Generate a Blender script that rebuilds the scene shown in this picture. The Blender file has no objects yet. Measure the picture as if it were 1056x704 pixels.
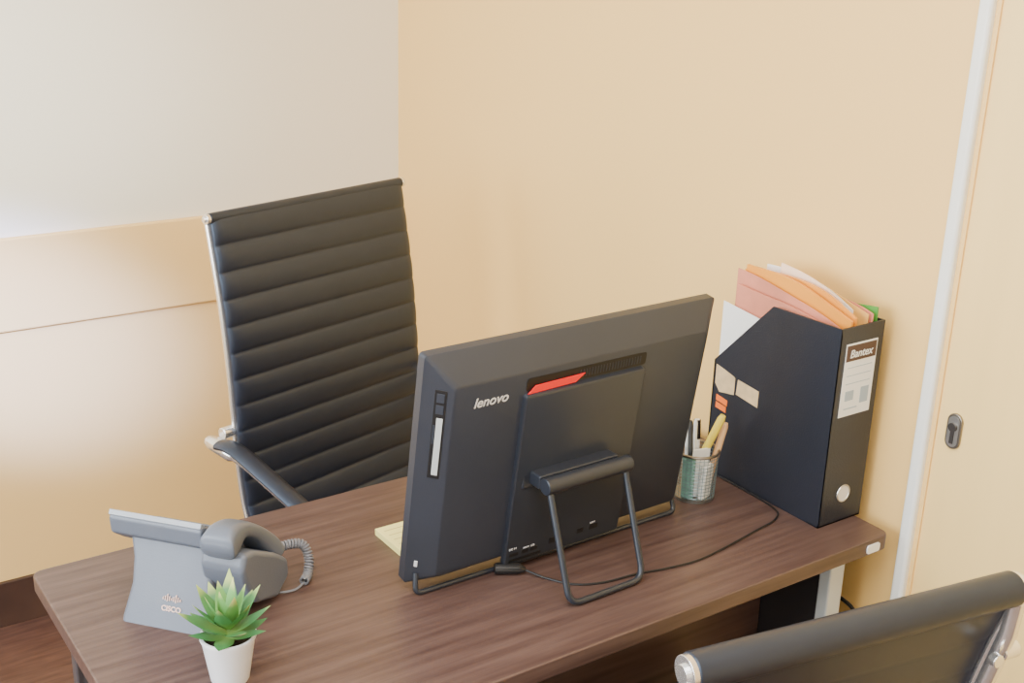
import bpy, math, random, bmesh
from mathutils import Vector, Matrix
random.seed(4)
S = bpy.context.scene
rad = math.radians

# ------------------------------------------------------------------ materials
def lin(c):
    return tuple(((x/255)/12.92 if x/255 <= 0.04045 else ((x/255+0.055)/1.055)**2.4) for x in c)
def mat(name, rgb, rough=0.5, metal=0.0, var=0.06, scale=8.0, bump=0.0, bscale=60.0, stretch=None, rgb2=None, trans=0.0, coat=0.0, spec=0.5, alpha=1.0, detail=5, tint=None, sheen=0.0):
    m = bpy.data.materials.new(name); m.use_nodes = True
    nt = m.node_tree; N = nt.nodes; L = nt.links
    b = N['Principled BSDF']
    tc = N.new('ShaderNodeTexCoord'); mp = N.new('ShaderNodeMapping')
    if stretch: mp.inputs['Scale'].default_value = stretch
    L.new(tc.outputs['Object'], mp.inputs['Vector'])
    nz = N.new('ShaderNodeTexNoise'); nz.inputs['Scale'].default_value = scale; nz.inputs['Detail'].default_value = detail
    L.new(mp.outputs['Vector'], nz.inputs['Vector'])
    cr = N.new('ShaderNodeValToRGB')
    c = lin(rgb)
    if rgb2: c0, c1 = c, lin(rgb2)
    else:
        c0 = tuple(x*(1-var) for x in c); c1 = tuple(min(1, x*(1+var)) for x in c)
    cr.color_ramp.elements[0].position = 0.3; cr.color_ramp.elements[1].position = 0.7
    cr.color_ramp.elements[0].color = (*c0, 1); cr.color_ramp.elements[1].color = (*c1, 1)
    L.new(nz.outputs['Fac'], cr.inputs['Fac']); L.new(cr.outputs['Color'], b.inputs['Base Color'])
    b.inputs['Roughness'].default_value = rough; b.inputs['Metallic'].default_value = metal
    b.inputs['Transmission Weight'].default_value = trans; b.inputs['Coat Weight'].default_value = coat
    b.inputs['Specular IOR Level'].default_value = spec
    b.inputs['Alpha'].default_value = alpha
    if sheen:
        b.inputs['Sheen Weight'].default_value = sheen; b.inputs['Sheen Roughness'].default_value = .4
    if tint: b.inputs['Specular Tint'].default_value = (*tint,1)
    if bump > 0:
        n2 = N.new('ShaderNodeTexNoise'); n2.inputs['Scale'].default_value = bscale; n2.inputs['Detail'].default_value = 3
        L.new(mp.outputs['Vector'], n2.inputs['Vector'])
        bp = N.new('ShaderNodeBump'); bp.inputs['Strength'].default_value = bump; bp.inputs['Distance'].default_value = 0.002
        L.new(n2.outputs['Fac'], bp.inputs['Height']); L.new(bp.outputs['Normal'], b.inputs['Normal'])
    return m
def leaf_mat(name, base, mid, tip):
    m = bpy.data.materials.new(name); m.use_nodes=True; nt=m.node_tree; N=nt.nodes; L=nt.links; b=N['Principled BSDF']
    tc=N.new('ShaderNodeTexCoord'); sub=N.new('ShaderNodeVectorMath'); sub.operation='DISTANCE'; sub.inputs[1].default_value=(0,0,.072)
    L.new(tc.outputs['Object'],sub.inputs[0])
    mr=N.new('ShaderNodeMapRange'); mr.inputs['From Max'].default_value=.068
    L.new(sub.outputs['Value'],mr.inputs['Value'])
    cr=N.new('ShaderNodeValToRGB'); e=cr.color_ramp.elements
    e[0].position=.12; e[0].color=(*lin(base),1); e[1].position=.97; e[1].color=(*lin(tip),1)
    k=e.new(.5); k.color=(*lin(mid),1); k=e.new(.78); k.color=(*lin(mid),1)
    L.new(mr.outputs['Result'],cr.inputs['Fac']); L.new(cr.outputs['Color'],b.inputs['Base Color']); b.inputs['Roughness'].default_value=.42
    return m

BT=(.62,.78,1.0)
M_tan   = mat('paint_tan', (241,199,124), 0.5, var=0.012, scale=1.2, bump=0.05, bscale=150)
M_cream = mat('paint_cream', (240,201,132), 0.42, var=0.012, scale=1.2, bump=0.05, bscale=150)
M_white = mat('offwhite_paint_and_glow', (238,230,210), 0.55, var=0.012, scale=1.2, bump=0.05, bscale=150)  # plain wall paint; above the back rail it stands in for window brightness
M_ceil  = mat('paint_ceiling', (240,240,238), 0.8, var=0.02)
M_floor = mat('floor_wood', (70,46,40), 0.5, rgb2=(96,68,58), scale=5, stretch=(2,18,2))
M_base  = mat('baseboard_brown', (58,40,34), 0.45, rgb2=(78,56,46), scale=6)
M_trim  = mat('trim_offwhite', (236,236,230), 0.35, var=0.02)
M_door  = mat('door_cream', (243,208,136), 0.4, var=0.02, scale=3, stretch=(1,8,0.6))
M_gap   = mat('dark_gap', (120,100,75), 0.8)
M_wood  = mat('desk_walnut', (70,51,47), 0.38, rgb2=(95,75,69), scale=3.5, stretch=(1.5,26,26), bump=0.06, bscale=14, detail=8)
M_woode = mat('desk_edge', (64,46,43), 0.4, rgb2=(88,68,62), scale=3.2, stretch=(1.2,26,26), detail=8)
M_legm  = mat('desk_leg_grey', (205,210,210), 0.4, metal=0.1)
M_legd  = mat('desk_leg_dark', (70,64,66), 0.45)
M_dark  = mat('desk_panel_dark', (34,30,32), 0.6)
M_plast = mat('black_plastic', (46,49,58), 0.42, var=0.06, bump=0.12, bscale=500, tint=(.85,.93,1))
M_plast2= mat('black_plastic_smooth', (40,43,51), 0.34, var=0.05, tint=(.85,.93,1))
M_black = mat('deep_black', (14,14,17), 0.5)
M_leath = mat('black_leather', (36,39,50), 0.38, var=0.06, scale=30, spec=.62, tint=BT)
M_chrome= mat('chrome', (235,235,235), 0.22, metal=0.85, var=0.02)
M_alu   = mat('brushed_alu', (205,204,200), 0.3, metal=0.9, var=0.04)
M_steel = mat('dull_steel', (140,134,126), 0.32, metal=0.9, var=0.04)
M_dsteel= mat('dark_steel', (96,92,90), 0.35, metal=0.8, var=0.04)
M_silver= mat('silver_print', (212,212,216), 0.35, metal=0.1)
M_tanp  = mat('pinkish_print', (226,190,178), 0.45)
M_red   = mat('red_sticker', (238,30,34), 0.45)
M_label = mat('white_label', (232,234,234), 0.5, var=0.03)
M_slot  = mat('silver_slot', (196,202,204), 0.35, metal=.3, var=0.03)
M_labelg= mat('label_print', (160,176,190), 0.5)
M_brown = mat('label_brown', (72,50,44), 0.5)
M_phone = mat('phone_grey', (94,101,114), 0.40, var=0.05, bump=0.1, bscale=400)
M_phonel= mat('phone_light', (146,152,160), 0.35, var=0.05)
M_screen= mat('screen_dark', (20,24,28), 0.12)
M_pot   = mat('white_ceramic', (238,240,245), 0.3, var=0.01)
M_soil  = mat('soil', (58,44,34), 0.9, var=0.4, scale=300, bump=1, bscale=300)
M_leaf  = leaf_mat('succulent_green', (130,170,90), (66,124,70), (160,180,104))
M_leaf2 = leaf_mat('succulent_young', (160,194,110), (104,158,86), (196,200,124))
M_box   = mat('file_black', (36,38,47), 0.40, var=0.08, bump=0.2, bscale=350, tint=(.85,.93,1))
M_orange= mat('orange_folder', (252,166,56), 0.3, var=0.10, trans=.15)
M_orange2=mat('amber_folder', (252,198,110), 0.35, var=0.06, trans=.2)
M_pink  = mat('pink_folder', (206,132,108), 0.4, var=0.16, scale=14)
M_paper = mat('paper_white', (238,238,236), 0.6, var=0.02)
M_paper2= mat('paper_peach', (244,214,186), 0.6, var=0.05)
M_hole  = mat('paper_in_hole', (226,222,214), 0.6, var=0.05)
M_green = mat('green_tab', (80,150,60), 0.5)
M_greenp= mat('pale_green_paper', (130,180,170), 0.5, var=.25, scale=80)
M_tape  = mat('aged_tape', (208,182,140), 0.6, var=0.12, scale=60)
M_ost   = mat('orange_sticker', (245,120,40), 0.5)
M_teal  = mat('cup_teal_metal', (130,150,155), 0.35, metal=0.7)
M_yel   = mat('yellow_plastic', (238,216,80), 0.35)
M_stick = mat('pale_wood', (220,178,130), 0.6)
M_note  = mat('note_yellow', (240,232,150), 0.6, var=0.05)
M_ink   = mat('ink_dark', (60,60,60), 0.6)
M_inkl  = mat('ink_light', (190,176,110), 0.6)
M_cable = mat('cable_black', (24,24,26), 0.5)
M_cord  = mat('cord_grey', (112,114,122), 0.5)

# ------------------------------------------------------------------ mesh builder
class MB:
    def __init__(s, M=None): s.v=[]; s.f=[]; s.M=M
    def add(s, vs, fs):
        o=len(s.v)
        for p in vs:
            p=Vector(p); s.v.append(s.M@p if s.M else p)
        s.f += [tuple(i+o for i in f) for f in fs]
        return s
    def box(s, lo, hi):
        x0,y0,z0=lo; x1,y1,z1=hi
        return s.add([(x0,y0,z0),(x1,y0,z0),(x1,y1,z0),(x0,y1,z0),(x0,y0,z1),(x1,y0,z1),(x1,y1,z1),(x0,y1,z1)],
              [(0,3,2,1),(4,5,6,7),(0,1,5,4),(1,2,6,5),(2,3,7,6),(3,0,4,7)])
    def loft(s, rings, caps=True, closed=True):
        n=len(rings[0]); vs=[p for r in rings for p in r]; fs=[]
        for i in range(len(rings)-1):
            for j in range(n if closed else n-1):
                k=(j+1)%n
                fs.append((i*n+j,i*n+k,(i+1)*n+k,(i+1)*n+j))
        if caps:
            fs.append(tuple(range(n-1,-1,-1))); fs.append(tuple((len(rings)-1)*n+j for j in range(n)))
        return s.add(vs,fs)
    def prism(s, pts, axis, a, b):
        def mk(p,c):
            return {'x':(c,p[0],p[1]),'y':(p[0],c,p[1]),'z':(p[0],p[1],c)}[axis]
        return s.loft([[mk(p,a) for p in pts],[mk(p,b) for p in pts]])
    def tube(s, pts, r, n=8, cyclic=False, caps=True, rs=None, flat=1.0):
        pts=[Vector(p) for p in pts]; m=len(pts); rings=[]
        up=None
        for i,p in enumerate(pts):
            a=pts[(i-1)%m] if (cyclic or i>0) else p
            b=pts[(i+1)%m] if (cyclic or i<m-1) else p
            t=(b-a).normalized()
            if up is None:
                up=Vector((0,0,1)) if abs(t.z)<0.9 else Vector((1,0,0))
            up=(up-t*up.dot(t)).normalized(); sd=t.cross(up)
            rr=rs[i] if rs else r
            rings.append([p+(sd*math.cos(2*math.pi*j/n)+up*flat*math.sin(2*math.pi*j/n))*rr for j in range(n)])
        if cyclic: rings.append(rings[0]); caps=False
        return s.loft(rings,caps)
    def cyl(s,p0,p1,r,r2=None,n=20):
        return s.tube([p0,p1],r,n=n,rs=[r,r if r2 is None else r2])
    def lathe(s, prof, n=36, c=(0,0,0), cap=False):
        rings=[[(c[0]+r*math.cos(2*math.pi*j/n),c[1]+r*math.sin(2*math.pi*j/n),c[2]+z) for j in range(n)] for r,z in prof]
        return s.loft(rings,caps=cap)
    def done(s,name,m,parent=None,bevel=0,seg=2,sharp=35,label=None,**kw):
        me=bpy.data.meshes.new(name); me.from_pydata([tuple(p) for p in s.v],[],s.f)
        bm=bmesh.new(); bm.from_mesh(me); bmesh.ops.remove_doubles(bm,verts=bm.verts,dist=1e-6)
        bmesh.ops.recalc_face_normals(bm,faces=bm.faces); bm.to_mesh(me); bm.free()
        for p in me.polygons: p.use_smooth=True
        me.set_sharp_from_angle(angle=rad(sharp))
        me.materials.append(m)
        o=bpy.data.objects.new(name,me); S.collection.objects.link(o)
        if parent: o.parent=parent
        if bevel:
            b=o.modifiers.new('b','BEVEL'); b.width=bevel; b.segments=seg; b.limit_method='ANGLE'; b.angle_limit=rad(35)
            b.harden_normals=True
        if label: o['label']=label
        for k,v in kw.items(): o[k]=v
        return o

def thing(name, loc, rz, label, cat, **kw):
    e=bpy.data.objects.new(name,None); S.collection.objects.link(e)
    e.location=loc; e.rotation_euler=(0,0,rz); e.empty_display_size=0.05
    e['label']=label; e['category']=cat
    for k,v in kw.items(): e[k]=v
    return e
def tag(o,label,cat,**kw):
    o['label']=label; o['category']=cat
    for k,v in kw.items(): o[k]=v
    return o
def fillet(pts, r, n=6, cyclic=False):
    pts=[Vector(p) for p in pts]; out=[]; m=len(pts)
    for i,p in enumerate(pts):
        if not cyclic and (i==0 or i==m-1): out.append(p); continue
        a=pts[(i-1)%m]; b=pts[(i+1)%m]
        da=(a-p); db=(b-p); k=min(r,da.length*0.49,db.length*0.49)
        A=p+da.normalized()*k; B=p+db.normalized()*k
        for j in range(n+1):
            t=j/n; out.append(A*(1-t)**2+p*2*t*(1-t)+B*t*t)
    return out
def catmull(pts, n=8):
    P=[Vector(p) for p in pts]; P=[P[0]*2-P[1]]+P+[P[-1]*2-P[-2]]; out=[]
    for i in range(1,len(P)-2):
        for j in range(n):
            t=j/n; a,b,c,d=P[i-1],P[i],P[i+1],P[i+2]
            out.append(0.5*((2*b)+(c-a)*t+(2*a-5*b+4*c-d)*t*t+(3*b-a-3*c+d)*t**3))
    out.append(P[-2]); return out
def rr(x0,x1,y0,y1,r,n=6):
    o=[]
    for cx,cy,a in ((x1-r,y1-r,0),(x0+r,y1-r,90),(x0+r,y0+r,180),(x1-r,y0+r,270)):
        for j in range(n+1):
            t=rad(a+90*j/n); o.append((cx+r*math.cos(t),cy+r*math.sin(t)))
    return o
def text(name, body, size, M, m, parent, shear=0.0, ext=0.0003, bold=0.0, width=None):
    c=bpy.data.curves.new(name,'FONT'); c.body=body; c.size=size; c.shear=shear; c.extrude=ext; c.offset=bold
    c.align_x='LEFT'; c.align_y='BOTTOM_BASELINE'
    t=bpy.data.objects.new(name+'_tmp',c); S.collection.objects.link(t)
    bpy.context.view_layer.update()
    dg=bpy.context.evaluated_depsgraph_get()
    me=bpy.data.meshes.new_from_object(t.evaluated_get(dg)); bpy.data.objects.remove(t)
    xs=[v.co.x for v in me.vertices]; w=max(xs)-min(xs)
    sc=(width/w) if width else 1
    me.transform(M@Matrix.Scale(sc,4)); me.name=name
    me.materials.clear(); me.materials.append(m)
    o=bpy.data.objects.new(name,me); S.collection.objects.link(o); o.parent=parent
    return o
def basis(o,x,y):
    x=Vector(x).normalized(); y=Vector(y).normalized(); z=x.cross(y)
    M=Matrix.Identity(4)
    for i in range(3): M[i][0]=x[i]; M[i][1]=y[i]; M[i][2]=z[i]; M[i][3]=o[i]
    return M

# ------------------------------------------------------------------ room
XR,YB=1.60,2.853; XL,YF=-1.7,-2.2; H=2.6; RAILT=0.978; RAILB=0.757
st=dict(kind='structure')
MB().box((XL-.1,YF-.1,-.1),(XR+.1,YB+.1,0)).done('floor',M_floor,**st)
MB().box((XL-.1,YF-.1,H),(XR+.1,YB+.1,H+.1)).done('ceiling',M_ceil,**st)
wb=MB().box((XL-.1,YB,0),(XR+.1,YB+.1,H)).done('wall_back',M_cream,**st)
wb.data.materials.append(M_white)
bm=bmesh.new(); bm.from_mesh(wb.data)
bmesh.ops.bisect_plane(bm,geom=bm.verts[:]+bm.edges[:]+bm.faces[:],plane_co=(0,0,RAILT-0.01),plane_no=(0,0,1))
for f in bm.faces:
    if f.calc_center_median().z>RAILT: f.material_index=1  # upper wall paler: window brightness put into the colour
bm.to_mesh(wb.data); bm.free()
DY=1.095
MB().box((XR,DY,0),(XR+.1,YB,H)).box((XR,YF,2.15),(XR+.1,DY,H)).box((XR,YF,0),(XR+.1,0.15,2.15)).done('wall_right',M_tan,**st)
MB().box((XL,YF-.1,0),(XR,YF,H)).done('wall_front',M_white,**st)
wy0,wy1,wz0,wz1=0.2,2.5,0.9,2.3
MB().box((XL-.1,YF,0),(XL,wy0,H)).box((XL-.1,wy1,0),(XL,YB,H)).box((XL-.1,wy0,0),(XL,wy1,wz0)).box((XL-.1,wy0,wz1),(XL,wy1,H)).done('wall_left',M_white,**st)
w=MB()
for a in (wy0,(wy0+wy1)/2-.025,wy1-.05): w.box((XL-.07,a,wz0),(XL-.03,a+.05,wz1))
for a in (wz0,wz1-.05): w.box((XL-.07,wy0,a),(XL-.03,wy1,a+.05))
w.done('window_1',M_trim,**st)
MB().box((XL,YB-.012,0),(XR,YB,.12)).done('baseboard_back',M_base,bevel=.002,**st)
MB().box((XR-.012,1.14,0),(XR,YB-.012,.12)).done('baseboard_right',M_base,bevel=.002,**st)
MB().box((XL,YB-.016,RAILB),(XR,YB,RAILT)).done('trim_1',M_cream,bevel=.006,seg=3,**st)
MB().box((XR-.012,1.1030,0),(XR+.02,1.1265,2.2)).done('trim_2',M_trim,bevel=.007,seg=4,**st)
d=MB().box((XR+.004,0.15,0.004),(XR+.018,1.1025,2.15)).done('door_1',M_door,**st)
MB().box((XR+.05,0.15,0),(XR+.06,1.1,2.15)).done('trim_3',M_gap,**st)
hp=[(XR+.004,1.062+p[0],.948+p[1]) for p in rr(-.0135,.0135,-.030,.030,.0134,8)]
MB().loft([hp,[(p[0]-.005,p[1],p[2]) for p in hp]]).done('lock_plate',M_steel,d,bevel=.0015,label='oval metal lock plate')
hp=[(XR-.0012,1.062+p[0],.948+p[1]) for p in rr(-.010,.010,-.026,.026,.0099,8)]
MB().loft([hp,[(p[0]-.0006,p[1],p[2]) for p in hp]]).done('lock_recess',M_alu,d)
MB().cyl((XR-.0015,1.062,.956),(XR-.006,1.062,.956),.0072).box((XR-.004,1.0590,.928),(XR-.0015,1.0650,.957)).done('lock_cylinder',M_dsteel,d,label='dark lock cylinder')

# ------------------------------------------------------------------ desk
DX0,DX1,DY0,DY1=.336,1.562,1.122,1.722; TZ=.75
cx,cy=(DX0+DX1)/2,(DY0+DY1)/2
desk=thing('desk',(cx,cy,0),0,'dark walnut office desk with grey metal legs, against the wall','desk')
ox=(DX1-DX0)/2; oy=(DY1-DY0)/2
MB().prism(rr(-ox,ox,-oy,oy,.016,8),'z',.722,TZ).done('tabletop',M_wood,desk,bevel=.003)
MB().box((-ox+.06,1.333-cy,.30),(ox-.06,1.351-cy,.722)).done('modesty_panel',M_woode,desk,bevel=.001)
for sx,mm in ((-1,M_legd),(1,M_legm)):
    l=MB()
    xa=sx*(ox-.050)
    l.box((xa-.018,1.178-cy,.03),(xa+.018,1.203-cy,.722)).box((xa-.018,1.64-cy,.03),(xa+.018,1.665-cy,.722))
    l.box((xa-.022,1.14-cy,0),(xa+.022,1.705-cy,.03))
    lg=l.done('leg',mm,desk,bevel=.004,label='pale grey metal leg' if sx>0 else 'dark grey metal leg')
    MB().box((xa-.008,1.203-cy,.06),(xa+.008,1.64-cy,.722)).done('side_panel',M_dark,lg)
MB().prism(rr(1.505-cx,1.535-cx,.727,.742,.004,4),'y',1.1225-cy,1.1195-cy).done('edge_cap',M_label,desk,label='small white plastic edge cap')

# ------------------------------------------------------------------ all-in-one computer
mx,my=1.0525,1.403
mon=thing('desktop_computer',(mx,my,TZ),rad(1.2),'black all-in-one computer seen from behind on a wire stand','computer')
th=rad(8.5); U=Vector((0,-math.sin(th),math.cos(th))); Nn=Vector((0,-math.cos(th),-math.sin(th)))
B0=Vector((0,0,.016)); HH=.378; HW=.270
def pp(x,h,dd): return B0+Vector((x,0,0))+U*h+Nn*dd
def ring(x,h0,h1,dd,x1=None,r=.006):
    return [pp(a,b,dd) for a,b in rr(-x,x if x1 is None else x1,h0,h1,r,4)]
MB().loft([ring(HW,0,HH,0),ring(HW,0,HH,.015),ring(HW-.004,.002,HH-.003,.018),ring(.238,.019,HH-.038,.045,r=.01),ring(.235,.022,HH-.041,.047,r=.01)]).done('housing',M_plast,mon)
MB().loft([ring(HW-.012,.03,HH-.012,-.0008),ring(HW-.012,.03,HH-.012,.0)]).done('screen',M_screen,mon)
px0,px1=-.118,.108
c=MB(); c.loft([[pp(a,b,.046) for a,b in rr(px0,px1,.006,.304,.006,4)],[pp(a,b,.054) for a,b in rr(px0,px1,.006,.302,.006,4)],[pp(a,b,.056) for a,b in rr(px0+.002,px1-.002,.008,.299,.005,4)]])
c.done('rear_cover',M_plast2,mon)
v=MB()
v.loft([[pp(a,b,.0465) for a,b in rr(px0+.004,px1+.002,.306,.327,.004,3)],[pp(a,b,.0480) for a,b in rr(px0+.004,px1+.002,.306,.327,.004,3)]])
vent=v.done('vent',M_black,mon)
v=MB()
for i in range(22):
    x=-.018+i*.0055
    v.loft([[pp(a,b,.0478) for a,b in ((x,.310),(x+.0014,.310),(x+.0014,.322),(x,.322))],[pp(a,b,.0488) for a,b in ((x,.310),(x+.0014,.310),(x+.0014,.322),(x,.322))]])
v.done('vent_rib',M_plast,vent,kind='stuff')
MB().loft([[pp(a,b,.0495) for a,b in ((-.112,.303),(-.026,.305),(-.010,.317),(-.100,.315))],[pp(a,b,.0508) for a,b in ((-.112,.303),(-.026,.305),(-.010,.317),(-.100,.315))]]).done('red_sticker',M_red,mon,label='red tag')
MT=lambda x,h,dd: basis(pp(x,h,dd),(1,0,0),U)
text('logo_lettering','lenovo',.016,MT(-.203,.299,.0472),M_silver,mon,shear=.22,bold=.0002,width=.058)
e1=pp(-(HW-.004),0,.018); e2=pp(-.238,0,.045)
bx=(e2-e1); bl=bx.length; bx.normalize(); bn=bx.cross(U)
if bn.x>0: bn=-bn
def sidebox(a0,a1,h0,h1,t0,t1,name,m,par):
    o=e1
    g=lambda a,h,t: o+bx*a+U*h+bn*t
    return MB().loft([[g(a0,h0,t0),g(a1,h0,t0),g(a1,h1,t0),g(a0,h1,t0)],[g(a0,h0,t1),g(a1,h0,t1),g(a1,h1,t1),g(a0,h1,t1)]]).done(name,m,par,bevel=.0004)
pt=sidebox(.014,.031,.190,.331,-.001,.0008,'port_panel',M_black,mon)
for h0,h1 in ((.312,.326),(.294,.308)): sidebox(.017,.028,h0,h1,.0008,.0014,'port',M_plast,pt)
sidebox(.0195,.0285,.196,.288,.0008,.0016,'disc_slot',M_slot,pt)
sidebox(.0155,.0185,.246,.276,.0008,.0018,'port',M_plast,pt)
sidebox(.008,.013,.034,.044,-.0005,.0012,'lock_slot',M_silver,mon)
for x,h,w_,hh in ((-.110,.022,.016,.005),(-.087,.022,.012,.006),(-.070,.022,.012,.006),(-.110,.012,.06,.004),(-.035,.024,.018,.01),(.045,.026,.016,.008),(.02,.026,.012,.008)):
    MB().loft([[pp(a,b,.0558) for a,b in ((x,h),(x+w_,h),(x+w_,h+hh),(x,h+hh))],[pp(a,b,.0568) for a,b in ((x,h),(x+w_,h),(x+w_,h+hh),(x,h+hh))]]).done('port',M_black,mon)
text('port_lettering','DC IN',.005,MT(-.112,.034,.0565),M_silver,mon)
text('port_lettering','HDMI  USB',.0045,MT(-.085,.030,.0565),M_silver,mon)
text('port_lettering','LAN',.005,MT(.045,.037,.0565),M_silver,mon)
hz=.166; hy=-.116
br=MB().box((-.092,hy+.012,hz-.010),(.058,-.06,hz+.012)).box((-.105,hy+.036,hz-.016),(.035,hy+.060,hz+.030)).done('hinge_bracket',M_plast2,mon,bevel=.003)
h=MB().cyl((-.092,hy,hz),(.070,hy,hz),.0130,n=28).done('hinge_bar',M_plast2,mon,bevel=.002)
L=fillet([(-.084,hy,hz),(-.091,-.186,.0055),(.050,-.186,.0055),(.060,hy,hz)],.022,8)
MB().tube(L,.0050,n=12).done('stand_leg',M_plast2,mon,label='bent black wire stand loop')
L=fillet([(-.257,-.028,.034),(-.262,-.036,.0042),(.245,-.044,.0042),(.245,-.030,.034)],.012,6)
MB().tube(L,.0042,n=10).done('front_foot',M_plast2,mon)

# ------------------------------------------------------------------ chairs
def chair_sheet(prof, hw, thick, pitch, puff, backpuff=0.0, nx=24):
    P=catmull([(0,a,b) for a,b in prof],60)
    d=[0]
    for i in range(1,len(P)): d.append(d[-1]+(P[i]-P[i-1]).length)
    LT=d[-1]; ribs=max(1,round(LT/pitch)); pitch=LT/ribs; n=ribs*16; fr=[]
    def at(s):
        i=max(1,next((j for j,x in enumerate(d) if x>=s-1e-9),len(d)-1))
        t=(s-d[i-1])/(d[i]-d[i-1]+1e-12); return P[i-1].lerp(P[i],t)
    for k in range(n+1):
        s=LT*k/n; p=at(s); tg=(at(min(LT,s+.012))-at(max(0,s-.012))).normalized()
        nr=Vector((0,-tg.z,tg.y))
        a=abs(math.sin(math.pi*s/pitch))**0.55
        rf=[];rb=[]
        for j in range(nx+1):
            u=math.sin(math.pi/2*(-1+2*j/nx)); edge=math.sqrt(max(0,1-abs(u)**22))
            rf.append(p+Vector((u*hw,0,0))+nr*(thick*(.25+.75*edge)+puff*(a-1)*edge+puff*edge*.4))
            rb.append(p+Vector((u*hw,0,0))-nr*(thick*(.25+.75*edge)+backpuff*a*edge))
        fr.append(rf+rb[::-1])
    m=MB(); m.loft(fr); return m
def office_chair(loc, rz, label, high=True, hw=.248):
    ch=thing('office_chair',loc,rz,label,'office chair')
    if high: prof=[(.185,.47),(.222,.56),(.240,.68),(.250,.82),(.268,.97),(.300,1.142)]
    else: prof=[(.150,.47),(.180,.55),(.205,.68),(.235,.82),(.268,.93)]
    rr_=.011 if high else .0225
    ty,tz=prof[-1]
    pf=prof if high else prof[:-1]+[(.262,.912)]
    chair_sheet(pf,hw+.001,.012,.0535 if high else .06,.0062,0.001 if high else .001).done('backrest',M_leath,ch,sharp=85)
    seatp=[(-.25,.40),(-.275,.435),(-.24,.465),(-.12,.468),(.02,.455),(.12,.455),(.165,.475)]
    chair_sheet(seatp,hw-.008,.018,.05,.007).done('seat',M_leath,ch,sharp=85)
    MB().cyl((-hw-.002,ty,tz),(hw+.002,ty,tz),rr_,n=32).done('head_roll',M_leath,ch,bevel=.003)
    rl=catmull([(0,a,b) for a,b in prof],10)
    for sx in (-1,1):
        r=MB()
        r.tube([(sx*(hw-.003),p.y+.013,p.z) for p in rl],.0058,n=10)
        r.tube([(sx*(hw-.004),p.y+.012,p.z-.012) for p in catmull([(0,a,b) for a,b in seatp],8)],.009,n=8)
        rc=rr_*.92
        r.cyl((sx*(hw+.001),ty,tz),(sx*(hw+.009),ty,tz),rc,n=24)
        r.cyl((sx*(hw+.008),ty,tz),(sx*(hw+.013),ty,tz),rc*.55,n=16)
        if not high:
            r.tube([(sx*(hw+.002),ty+.008,tz-.012),(sx*(hw+.002),ty+.004,tz-.06),(sx*(hw+.001),ty-.012,tz-.13),(sx*(hw+.001),ty-.035,tz-.22)],.0115,n=12)
        fr=r.done('side_rail',M_chrome,ch,bevel=.001)
        by,bz=(.262,.72) if high else (.268,.840)
        bo=MB().cyl((sx*(hw-.002),by,bz),(sx*(hw+.024),by,bz),.012,n=18)
        if not high: bo.cyl((sx*(hw-.020),by+.006,bz),(sx*(hw-.020),by+.018,bz),.009,n=18)
        bo.done('bolt',M_chrome,fr,bevel=.002)
        if high:
            ax=sx*(hw+.048); dz=-.022
            L=fillet([(sx*(hw-.004),.258,.700+dz),(ax,.275,.732+dz),(ax,.17,.722+dz),(ax,-.13,.635+dz),(ax,-.17,.47),(sx*hw,-.10,.445)],.045,7)
            n_=len(L); ar=MB().tube(L,.012,n=12,flat=.75,rs=[.019 if i<11 else .012 for i in range(n_)]).done('armrest',M_chrome,ch)
            L2=[(ax,.232,.736+dz),(ax,.20,.740+dz),(ax,.15,.731+dz),(ax,.02,.692+dz),(ax,-.12,.650+dz)]
            MB().tube(catmull(L2,6),.02,n=14,flat=.5).done('arm_pad',M_leath,ar)
    if high:
        MB().box((-.09,-.13,.395),(.09,.13,.43)).box((-hw+.01,-.06,.425),(hw-.01,-.03,.445)).box((-hw+.01,.05,.425),(hw-.01,.08,.445)).done('tilt_mechanism',M_plast2,ch,bevel=.006)
        MB().lathe([(.0,.40),(.022,.40),(.022,.25),(.03,.25),(.03,.10),(.0,.10)]).done('gas_lift',M_chrome,ch)
        b=MB(); b.lathe([(.0,.125),(.04,.125),(.045,.08),(.0,.08)])
        for k in range(5):
            a=rad(72*k+18); dx,dy=math.cos(a),math.sin(a)
            b.tube([(dx*.03,dy*.03,.10),(dx*.15,dy*.15,.098),(dx*.29,dy*.29,.075)],.02,n=10,rs=[.026,.02,.014],flat=.7)
        bs=b.done('base',M_chrome,ch)
        for k in range(5):
            a=rad(72*k+18); dx,dy=math.cos(a),math.sin(a); q=Vector((dx*.29,dy*.29,0)); tq=Vector((-dy,dx,0))
            cs=MB().cyl(q+Vector((0,0,.075)),q+Vector((0,0,.045)),.006)
            for s_ in (-1,1): cs.cyl(q+tq*s_*.004+Vector((0,0,.027)),q+tq*s_*.024+Vector((0,0,.027)),.027,n=22)
            cs.done('caster',M_plast2,bs,bevel=.003)
    else:
        L=fillet([(-.225,.10,.435),(-.225,-.215,.43),(-.225,-.235,.0125),(-.225,.22,.0125),(.225,.22,.0125),(.225,-.235,.0125),(.225,-.215,.43),(.225,.10,.435)],.06,8)
        MB().tube(L,.0125,n=14).done('sled_base',M_chrome,ch)
    return ch
office_chair((1.128,1.944,0),rad(15),'high-back ribbed black leather office chair behind the desk',hw=.250)
office_chair((1.089,1.033,.004),rad(170.3),'low-back black leather visitor chair with chrome frame facing the desk',high=False,hw=.233)

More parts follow.
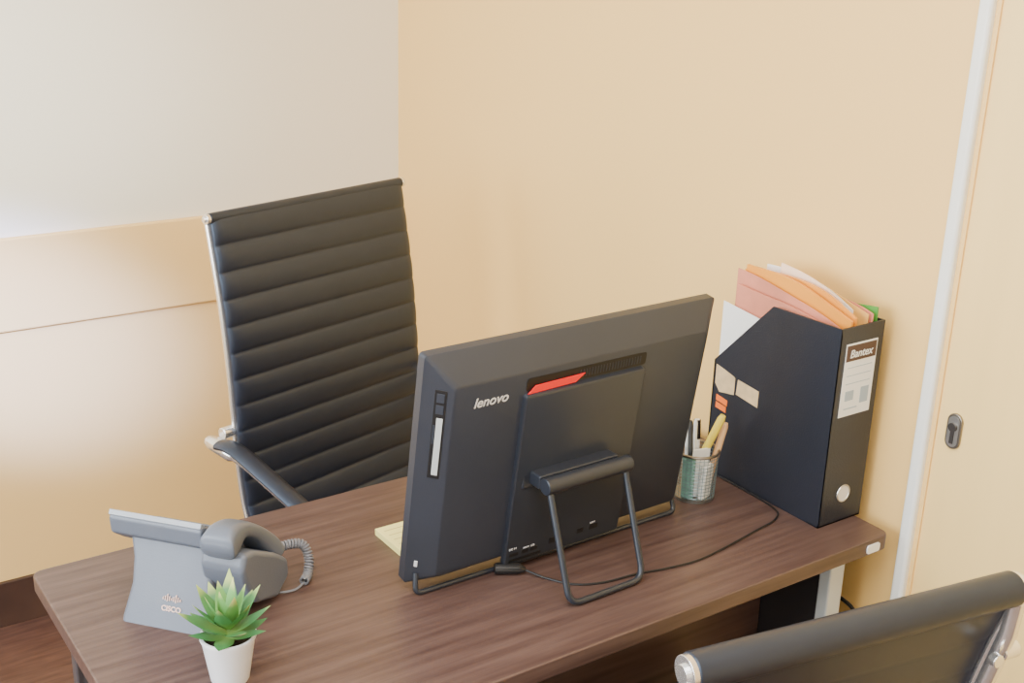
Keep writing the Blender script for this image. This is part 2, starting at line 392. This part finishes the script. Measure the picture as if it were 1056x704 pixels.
# ------------------------------------------------------------------ desk phone
ph=thing('desk_phone',(.45,1.48,TZ),rad(-50),'grey desk phone with corded handset turned toward the office chair','telephone')
def q(x0,x1,y0,y1,z,r=.008): return [(a,b,z) for a,b in rr(x0,x1,y0,y1,r,4)]
MB().loft([q(-.058,.088,-.006,.085,0),q(-.058,.086,-.004,.083,.006),q(-.050,.074,.012,.08,.05),q(-.052,.072,.024,.085,.085),q(-.060,.076,.034,.10,.112)]).done('stand',M_phone,ph)
prof=[(.022,.144),(.028,.152),(.150,.074),(.165,.043),(.160,.030),(.140,.040),(.05,.100),(.024,.120)]
MB().prism(prof,'x',-.084,.060).done('body',M_phone,ph,bevel=.004)
def onslab(x,s,o):
    y=.028+(.150-.028)*s; z=.152+(.074-.152)*s; n=Vector((0,.078,.122)).normalized()
    return Vector((x,y,z))+n*o
sc=MB()
sc.loft([[onslab(a,b,o) for a,b in ((-.072,.10),(.045,.10),(.045,.50),(-.072,.50))] for o in (.0,.0012)])
sc.done('screen',M_screen,ph)
kp=MB()
for i in range(3):
    for j in range(4):
        x=-.045+i*.026; s=.56+j*.10
        kp.loft([[onslab(a,b,o) for a,b in ((x,s),(x+.018,s),(x+.018,s+.07),(x,s+.07))] for o in (0,.003)])
kp.done('keypad',M_phonel,ph)
MB().loft([[onslab(a,b,o) for a,b in ((-.083,-.03),(.059,-.03),(.059,.06),(-.083,.06))] for o in (-.006,.0018)]).done('top_trim',M_phonel,ph,bevel=.001)
prof=[(.014,.100),(.022,.122),(.05,.114),(.115,.076),(.150,.050),(.152,.020),(.112,.004),(.05,.030),(.02,.078)]
MB().prism(prof,'x',.058,.126).done('cradle',M_phone,ph,bevel=.008,seg=3)
top=catmull([(0,.002,.142),(0,.008,.154),(0,.028,.160),(0,.064,.149),(0,.106,.121),(0,.142,.090),(0,.160,.068),(0,.163,.056)],6)
bot=catmull([(0,.004,.126),(0,.012,.116),(0,.030,.116),(0,.052,.128),(0,.084,.110),(0,.108,.084),(0,.128,.058),(0,.150,.048)],6)
nn=len(top); rings=[]
for i in range(nn):
    t=i/(nn-1); a,b=top[i],bot[i]; c0=(a+b)/2; hh=(a-b)/2; e=math.sin(math.pi*min(1,t/.10)/2)*math.sin(math.pi*min(1,(1-t)/.10)/2)
    wd=(.020+.008*abs(2*t-1)**1.5)*(.7+.3*e); hh=hh*(.7+.3*e); R=[]
    for j in range(24):
        k=2*math.pi*j/24
        R.append(c0+Vector((.092-c0.x+wd*math.copysign(abs(math.cos(k))**.5,math.cos(k)),0,0))+hh*math.copysign(abs(math.sin(k))**.55,math.sin(k)))
    rings.append(R)
MB().loft(rings).done('handset',M_phone,ph,sharp=50)
a0=Vector((0,-.004,.006)); a1=Vector((0,.012,.05)); up=(a1-a0).normalized()
lo=a0+up*.020+Vector((.002,-.0012,0))
text('logo_lettering','CISCO',.011,basis(lo,(1,0,0),up),M_tanp,ph,bold=.0003,width=.030)
lb=MB()
for i,hh in enumerate((.003,.006,.010,.006,.003,.006,.010,.006,.003)):
    x=lo.x+.0008+i*.0033; base=a0+up*.0365
    lb.loft([[Vector((xx,0,0))+base+up*zz+Vector((0,-o,0)) for xx,zz in ((x,-hh*.3),(x+.0012,-hh*.3),(x+.0012,hh*.7),(x,hh*.7))] for o in (.0005,.0022)])
lb.done('logo_bars',M_tanp,ph)
path=catmull([(.096,.158,.052),(.110,.182,.052),(.126,.198,.046),(.136,.196,.026),(.141,.180,.009),(.144,.160,.008)],22)
hel=[]
for i in range(len(path)-1):
    t=(path[i+1]-path[i]).normalized(); sd=t.cross(Vector((0,0,1))).normalized(); up2=sd.cross(t)
    for j in range(6):
        p=path[i].lerp(path[i+1],j/6); a=(i*6+j)*2*math.pi/26
        hel.append(p+(sd*math.cos(a)+up2*math.sin(a))*.0056)
MB().tube(hel,.0021,n=6).done('coiled_cord',M_cord,ph,sharp=60)
MB().tube(catmull([(.144,.160,.006),(.138,.142,.003),(.120,.128,.003),(.095,.122,.003)],6),.0018,n=6).done('cord_tail',M_cord,ph)

# ------------------------------------------------------------------ potted succulent
pl=thing('potted_succulent',(.485,1.312,TZ),0,'small green spiky succulent in a white ceramic pot on the desk','plant')
MB().lathe([(0,0),(.0235,0),(.025,.003),(.0340,.060),(.0362,.064),(.0362,.068),(.0330,.068),(.031,.058),(.0,.058)]).done('pot',M_pot,pl)
MB().lathe([(0,.0615),(.012,.063),(.0315,.0595),(.0315,.057),(0,.057)]).done('soil',M_soil,pl)
def leaf(m,az,el,L,W,z0,r0=.004):
    d=Vector((math.cos(az)*math.cos(el),math.sin(az)*math.cos(el),math.sin(el))); sd=Vector((-math.sin(az),math.cos(az),0)); n=sd.cross(d)*-1
    if n.z<0: n=-n
    rings=[]
    for k in range(13):
        s=k/12
        w=W*((.6+.4*math.sin(math.pi*s/.8)) if s<.4 else (1-((s-.4)/.6)**1.6))
        w=max(w,.0003); c=Vector((math.cos(az)*r0,math.sin(az)*r0,z0))+d*L*s+Vector((0,0,1))*L*.14*s*s
        tk=w*.26
        rings.append([c+sd*w,c+sd*w*.5-n*tk*.7,c-n*tk,c-sd*w*.5-n*tk*.7,c-sd*w,c-sd*w*.45+n*tk*.15,c+n*tk*.0,c+sd*w*.45+n*tk*.15])
    m.loft(rings)
lf=MB()
for layer,(n_,el,L_,W_) in enumerate(((6,8,.050,.0122),(6,26,.060,.0126),(6,44,.060,.0118))):
    for i in range(n_):
        leaf(lf,2*math.pi*i/n_+layer*.5+random.uniform(-.12,.12),rad(el+random.uniform(-7,7)),L_*random.uniform(.88,1.12),W_,.066+layer*.006)
lf.done('leaves',M_leaf,pl,sharp=50)
lf=MB()
for layer,(n_,el,L_,W_) in enumerate(((4,60,.056,.0104),(2,76,.052,.0086))):
    for i in range(n_): leaf(lf,2*math.pi*i/n_+layer*.5+random.uniform(-.1,.1),rad(el),L_*random.uniform(.88,1.12),W_,.078+layer*.006,.002)
lf.done('young_leaves',M_leaf2,pl,sharp=50)

# ------------------------------------------------------------------ magazine file
fx0,fx1,fy0,fy1=1.468,1.571,1.197,1.470; FH=.350
fcx,fcy=(fx0+fx1)/2,(fy0+fy1)/2
mf=thing('magazine_file',(fcx,fcy,TZ),0,'black magazine file box with sloped side and white spine label','file box')
ax=(fx1-fx0)/2; ay=(fy1-fy0)/2; T=.003
sp=[(-ay,0),(ay,0),(ay,.214),(1.345-fcy,FH-.003),(-ay,FH)]
f=MB(); f.prism(sp,'x',-ax,-ax+T); f.prism(sp,'x',ax-T,ax)
f.box((-ax,-ay,0),(ax,-ay+T,FH)); f.box((-ax,ay-T,0),(ax,ay,.214)); f.box((-ax,-ay,0),(ax,ay,T))
f.done('body',M_box,mf,bevel=.0012)
lb_=MB().box((-.036,-ay-.0008,.196),(.038,-ay-.0001,.322)).done('spine_label',M_label,mf,label='white printed spine label')
MB().box((-.034,-ay-.0012,.292),(.036,-ay-.0006,.319)).done('label_header',M_brown,lb_)
text('label_lettering','Bantex',.02,basis(Vector((-.027,-ay-.0018,.298)),(1,0,0),(0,0,1)),M_label,lb_,shear=.2,bold=.0002,width=.054)
k=MB()
for z_ in (.280,.266,.252): k.box((-.028,-ay-.0012,z_),(.030,-ay-.0006,z_+.0012))
k.box((-.026,-ay-.0012,.208),(.006,-ay-.0006,.210)); k.box((.011,-ay-.0012,.214),(.030,-ay-.0006,.242)); k.box((-.026,-ay-.0012,.223),(-.006,-ay-.0006,.240))
k.done('label_lines',M_labelg,lb_)
MB().tube([(.002+.0145*math.cos(a),-ay-.0004,.052+.0145*math.sin(a)) for a in [2*math.pi*i/28 for i in range(28)]],.0016,n=8,cyclic=True).done('finger_ring',M_alu,mf,label='metal finger hole ring')
MB().cyl((.002,-ay-.0002,.052),(.002,-ay-.0010,.052),.0136,n=28).done('finger_hole',M_hole,mf,label='hole showing pale paper inside')
def side(name,pts,m,off=.0008):
    return MB().loft([[(-ax-.0001,a,b) for a,b in pts],[(-ax-off,a,b) for a,b in pts]]).done(name,m,mf)
side('aged_tape',[(.1300,.172),(.1300,.207),(.114,.204),(.088,.198),(.082,.195),(.082,.164),(.118,.158)],M_tape)
side('aged_tape',[(.075,.195),(.024,.190),(.024,.160),(.077,.167)],M_tape)
side('orange_sticker',[(.124,.152),(.096,.148),(.096,.137),(.124,.141)],M_ost)
side('orange_sticker',[(.124,.138),(.098,.135),(.098,.124),(.124,.127)],M_ost)

def sheet(name,x,y0,y1,z0,z1a,z1b,th_,m,label,cat,bend=.004,hump=0.0,lean=0.0,ruffle=0.0):
    n=24; mb=MB(); R=[]
    for i in range(n+1):
        t=i/n; y=y0+(y1-y0)*t; zt=z1a+(z1b-z1a)*t+hump*math.sin(math.pi*t)+ruffle*math.sin(t*9+x*300); wv=bend*math.sin(math.pi*t)
        R.append([(x+wv*.3,y,z0),(x+wv*.3+th_,y,z0),(x+wv+th_+lean,y,zt),(x+wv+lean,y,zt)])
    mb.loft(R); o=mb.done(name,m)
    me=o.data; c0=Vector((x,(y0+y1)/2,z0)); me.transform(Matrix.Translation(-c0)); o.location=c0
    return tag(o,label,cat,group='documents in the file box')
zb=TZ+T+.0006
sheet('paper_sheet',1.4725,1.24,1.465,zb,TZ+.30,TZ+.324,.0010,M_paper,'white paper sheets sticking out of the file box','paper',bend=.001)
sheet('folder',1.4785,1.203,1.440,zb,TZ+.336,TZ+.360,.0025,M_pink,'dusty pink plastic folder in the file box','folder',hump=.003,lean=.000,ruffle=.001)
sheet('folder',1.4870,1.203,1.452,zb,TZ+.338,TZ+.384,.0015,M_pink,'dusty pink plastic folder in the file box','folder',hump=.006,lean=-.000,ruffle=.0012)
sheet('folder',1.4950,1.203,1.440,zb,TZ+.356,TZ+.394,.0045,M_orange,'bright orange plastic folder in the file box','folder',hump=.012,lean=.000,ruffle=.001)
sheet('folder',1.5055,1.206,1.455,zb,TZ+.360,TZ+.378,.0050,M_orange,'bright orange plastic folder in the file box','folder',hump=.022,lean=.002,ruffle=.0014)
sheet('paper_sheet',1.5170,1.245,1.385,zb,TZ+.374,TZ+.406,.0010,M_paper2,'pale peach paper in the file box','paper',hump=.005,lean=.003)
sheet('paper_sheet',1.5260,1.230,1.425,zb,TZ+.364,TZ+.392,.0010,M_paper,'white paper in the file box','paper',hump=.013,lean=.003,ruffle=.001)
sheet('folder',1.5350,1.206,1.345,zb,TZ+.360,TZ+.384,.0016,M_orange2,'amber plastic folder in the file box','folder',hump=.004,lean=.003,ruffle=.0012)
sheet('folder',1.5460,1.203,1.310,zb,TZ+.362,TZ+.366,.0016,M_pink,'dusty pink plastic folder in the file box','folder',hump=.005)
sheet('index_divider',1.5560,1.203,1.26,zb,TZ+.372,TZ+.364,.0020,M_green,'green index divider in the file box','divider',bend=.001)

# ------------------------------------------------------------------ pen cup + contents
sh=-.012; sy=-.006
cu=(1.385+sh,1.404+sy)
cup=thing('pen_cup',(cu[0],cu[1],TZ),0,'silver-teal wire mesh pen cup holding pens beside the computer','pen cup')
R0=.0355; CH=.088
m_=MB()
for i in range(32):
    a=2*math.pi*i/32; m_.tube([(R0*math.cos(a),R0*math.sin(a),.002),(R0*1.06*math.cos(a),R0*1.06*math.sin(a),CH)],.0006,n=4)
for i in range(14):
    z=.003+i*(CH-.004)/13; r=R0*(1+.06*z/CH); m_.tube([(r*math.cos(2*math.pi*j/36),r*math.sin(2*math.pi*j/36),z) for j in range(36)],.0006,n=4,cyclic=True)
m_.done('mesh_wall',M_teal,cup,label='fine wire mesh wall')
MB().tube([(R0*1.065*math.cos(2*math.pi*j/36),R0*1.065*math.sin(2*math.pi*j/36),CH) for j in range(36)],.0026,n=8,cyclic=True).done('rim',M_steel,cup)
MB().lathe([(0,0),(R0,0),(R0+.001,.006),(0,.006)]).done('bottom',M_steel,cup)
def stick(name,p0,p1,r,m,label,cat,tip=None,n=12):
    p0=Vector(p0)+Vector((sh,sy,0));p1=Vector(p1)+Vector((sh,sy,0)); d_=(p1-p0)
    o=MB().tube([Vector((0,0,0)),d_*.05,d_*.95,d_],r,n=n,rs=[r*.6,r,r,r*.7]).done(name,m); o.location=p0
    if tip: MB().tube([d_*.72,d_*.995],r*1.12,n=n,rs=[r*1.12,r*1.0]).done('cap',tip,o)
    return tag(o,label,cat,group='pens in the cup')
z0=TZ+.009
stick('highlighter',(1.370,1.412,z0),(1.412,1.376,.906),.0070,M_yel,'yellow highlighter leaning in the pen cup','highlighter')
stick('wooden_stick',(1.396,1.388,z0),(1.428,1.384,.886),.0062,M_stick,'pale wooden stick in the pen cup','stick')
stick('pen',(1.385,1.424,z0),(1.380,1.430,.930),.0040,M_paper,'white ballpoint pen in the pen cup','pen')
stick('pen',(1.372,1.398,z0),(1.370,1.410,.893),.0045,M_ink,'black pen in the pen cup','pen')
stick('marker',(1.398,1.416,z0),(1.403,1.428,.882),.0062,M_paper,'white marker with dark cap in the pen cup','marker',M_black)
stick('pencil',(1.380,1.402,z0),(1.386,1.414,.890),.0035,M_paper,'slim pale pencil in the pen cup','pencil')
def bit(name,loc,sz,rot,m,label,cat):
    o=MB().box((-sz[0]/2,-sz[1]/2,0),(sz[0]/2,sz[1]/2,sz[2])).done(name,m,bevel=.0012); o.location=(loc[0]+sh+.009,loc[1]+sy+.002,loc[2]); o.rotation_euler=rot
    return tag(o,label,cat,group='small items in the pen cup')
bit('eraser',(1.377,1.3770,TZ+.0068),(.026,.009,.062),(rad(3),0,.3),M_paper,'white eraser block inside the pen cup','eraser')
bit('paper_slip',(1.352,1.3930,TZ+.0068),(.008,.022,.078),(0,rad(-2),.3),M_greenp,'folded pale green paper inside the pen cup','paper')
bit('paper_slip',(1.372,1.3890,TZ+.0068),(.034,.003,.090),(rad(2),0,-.2),M_paper,'white paper slip inside the pen cup','paper')
bit('paper_slip',(1.392,1.3860,TZ+.0068),(.016,.005,.050),(rad(2),0,.5),M_greenp,'teal paper slip inside the pen cup','paper')

# ------------------------------------------------------------------ notepad
np_=thing('notepad',(.885,1.512,TZ),0,'pale yellow notepad lying on the desk by the computer','notepad')
MB().box((-.055,-.046,0),(.06,.046,.011)).done('pages',M_note,np_,bevel=.0008)
k=MB()
for i in range(5): k.box((-.046,-.034+i*.016,.0111),(.045,-.0328+i*.016,.0113))
k.done('printed_lines',M_inkl,np_)

# ------------------------------------------------------------------ power cable
zc=TZ+.0022
pts=[(.965,1.330,TZ+.008),(.985,1.300,zc),(1.012,1.262,zc),(1.055,1.244,zc),(1.110,1.238,zc),(1.165,1.226,zc),(1.225,1.220,zc),(1.300,1.230,zc),(1.370,1.243,zc),(1.430,1.256,zc),(1.458,1.290,zc),(1.463,1.40,zc),(1.463,1.50,zc),(1.463,1.68,zc),(1.463,1.716,zc),(1.463,1.728,TZ-.01),(1.463,1.731,.4)]
cb=MB().tube(catmull(pts,8),.0017,n=8).done('power_cable',M_cable)
tag(cb,'thin black power cable running across the desk','cable')
MB().tube([(.926,1.354,TZ+.010),(.932,1.351,TZ+.010),(.958,1.335,TZ+.010),(.966,1.329,TZ+.008)],.01,n=10,rs=[.009,.0098,.0095,.004],flat=.9).done('plug',M_cable,cb,bevel=.001)
c2=MB().tube(catmull([(1.583,1.35,.60),(1.582,1.26,.575),(1.584,1.19,.56),(1.582,1.16,.50),(1.583,1.2,.35),(1.578,1.26,.06),(1.575,1.3,.004)],8),.0035,n=8).done('cable',M_cable)
tag(c2,'black cable hanging between the desk and the wall','cable')

# ------------------------------------------------------------------ light
W=bpy.data.worlds.new('World'); S.world=W; W.use_nodes=True
W.node_tree.nodes['Background'].inputs['Color'].default_value=(.85,.93,1,1); W.node_tree.nodes['Background'].inputs['Strength'].default_value=2.5
def area(name,loc,rot,sx,sy,p,col):
    l=bpy.data.lights.new(name,'AREA'); l.shape='RECTANGLE'; l.size=sx; l.size_y=sy; l.energy=p; l.color=col
    o=bpy.data.objects.new(name,l); S.collection.objects.link(o); o.location=loc; o.rotation_euler=rot; return o
area('window_light',(XL+.02,(wy0+wy1)/2,(wz0+wz1)/2),(0,rad(-90),0),1.35,2.2,124,(.87,.94,1))
area('ceiling_fill',(0.2,.5,H-.02),(0,0,0),1.4,1.4,56,(1,.97,.92))  # added fill lamp, not a known fixture of the room
area('ceiling_fill',(-.4,-1.3,H-.02),(0,0,0),1.2,1.2,42,(1,.98,.95))  # second added fill lamp, behind the camera
def spot(e,tgt,ang,col=(.60,.80,1)):  # added spots inside the room, only to brighten patches of the back wall
    sl=bpy.data.lights.new('wall_glow_spot','SPOT'); sl.energy=e; sl.color=col; sl.spot_size=rad(ang); sl.spot_blend=1.0; sl.shadow_soft_size=.06
    so=bpy.data.objects.new('wall_glow_spot',sl); S.collection.objects.link(so); so.location=(-1.55,.9,1.75)
    so.rotation_euler=(Vector(tgt)-so.location).to_track_quat('-Z','Y').to_euler()
spot(3600,(.54,2.85,.74),13,(.34,.44,1))  # added blue spot, whitens the yellow lower wall
spot(420,(.50,2.85,1.35),18,(.8,.9,1))  # added cool spot, lifts the wall above the rail

# ------------------------------------------------------------------ camera
cam=bpy.data.cameras.new('Camera'); cam.sensor_width=36; cam.sensor_fit='HORIZONTAL'; cam.lens=1258/1056*36
co=bpy.data.objects.new('Camera',cam); S.collection.objects.link(co)
X=Vector((.8255,-.5636,.0296)).normalized(); F=Vector((.5403,.7740,-.3299)).normalized()
X=(X-F*X.dot(F)).normalized(); Uc=X.cross(F)
m=Matrix.Identity(4)
for i in range(3): m[i][0]=X[i]; m[i][1]=Uc[i]; m[i][2]=-F[i]
m[2][3]=1.70
co.matrix_world=m
S.camera=co
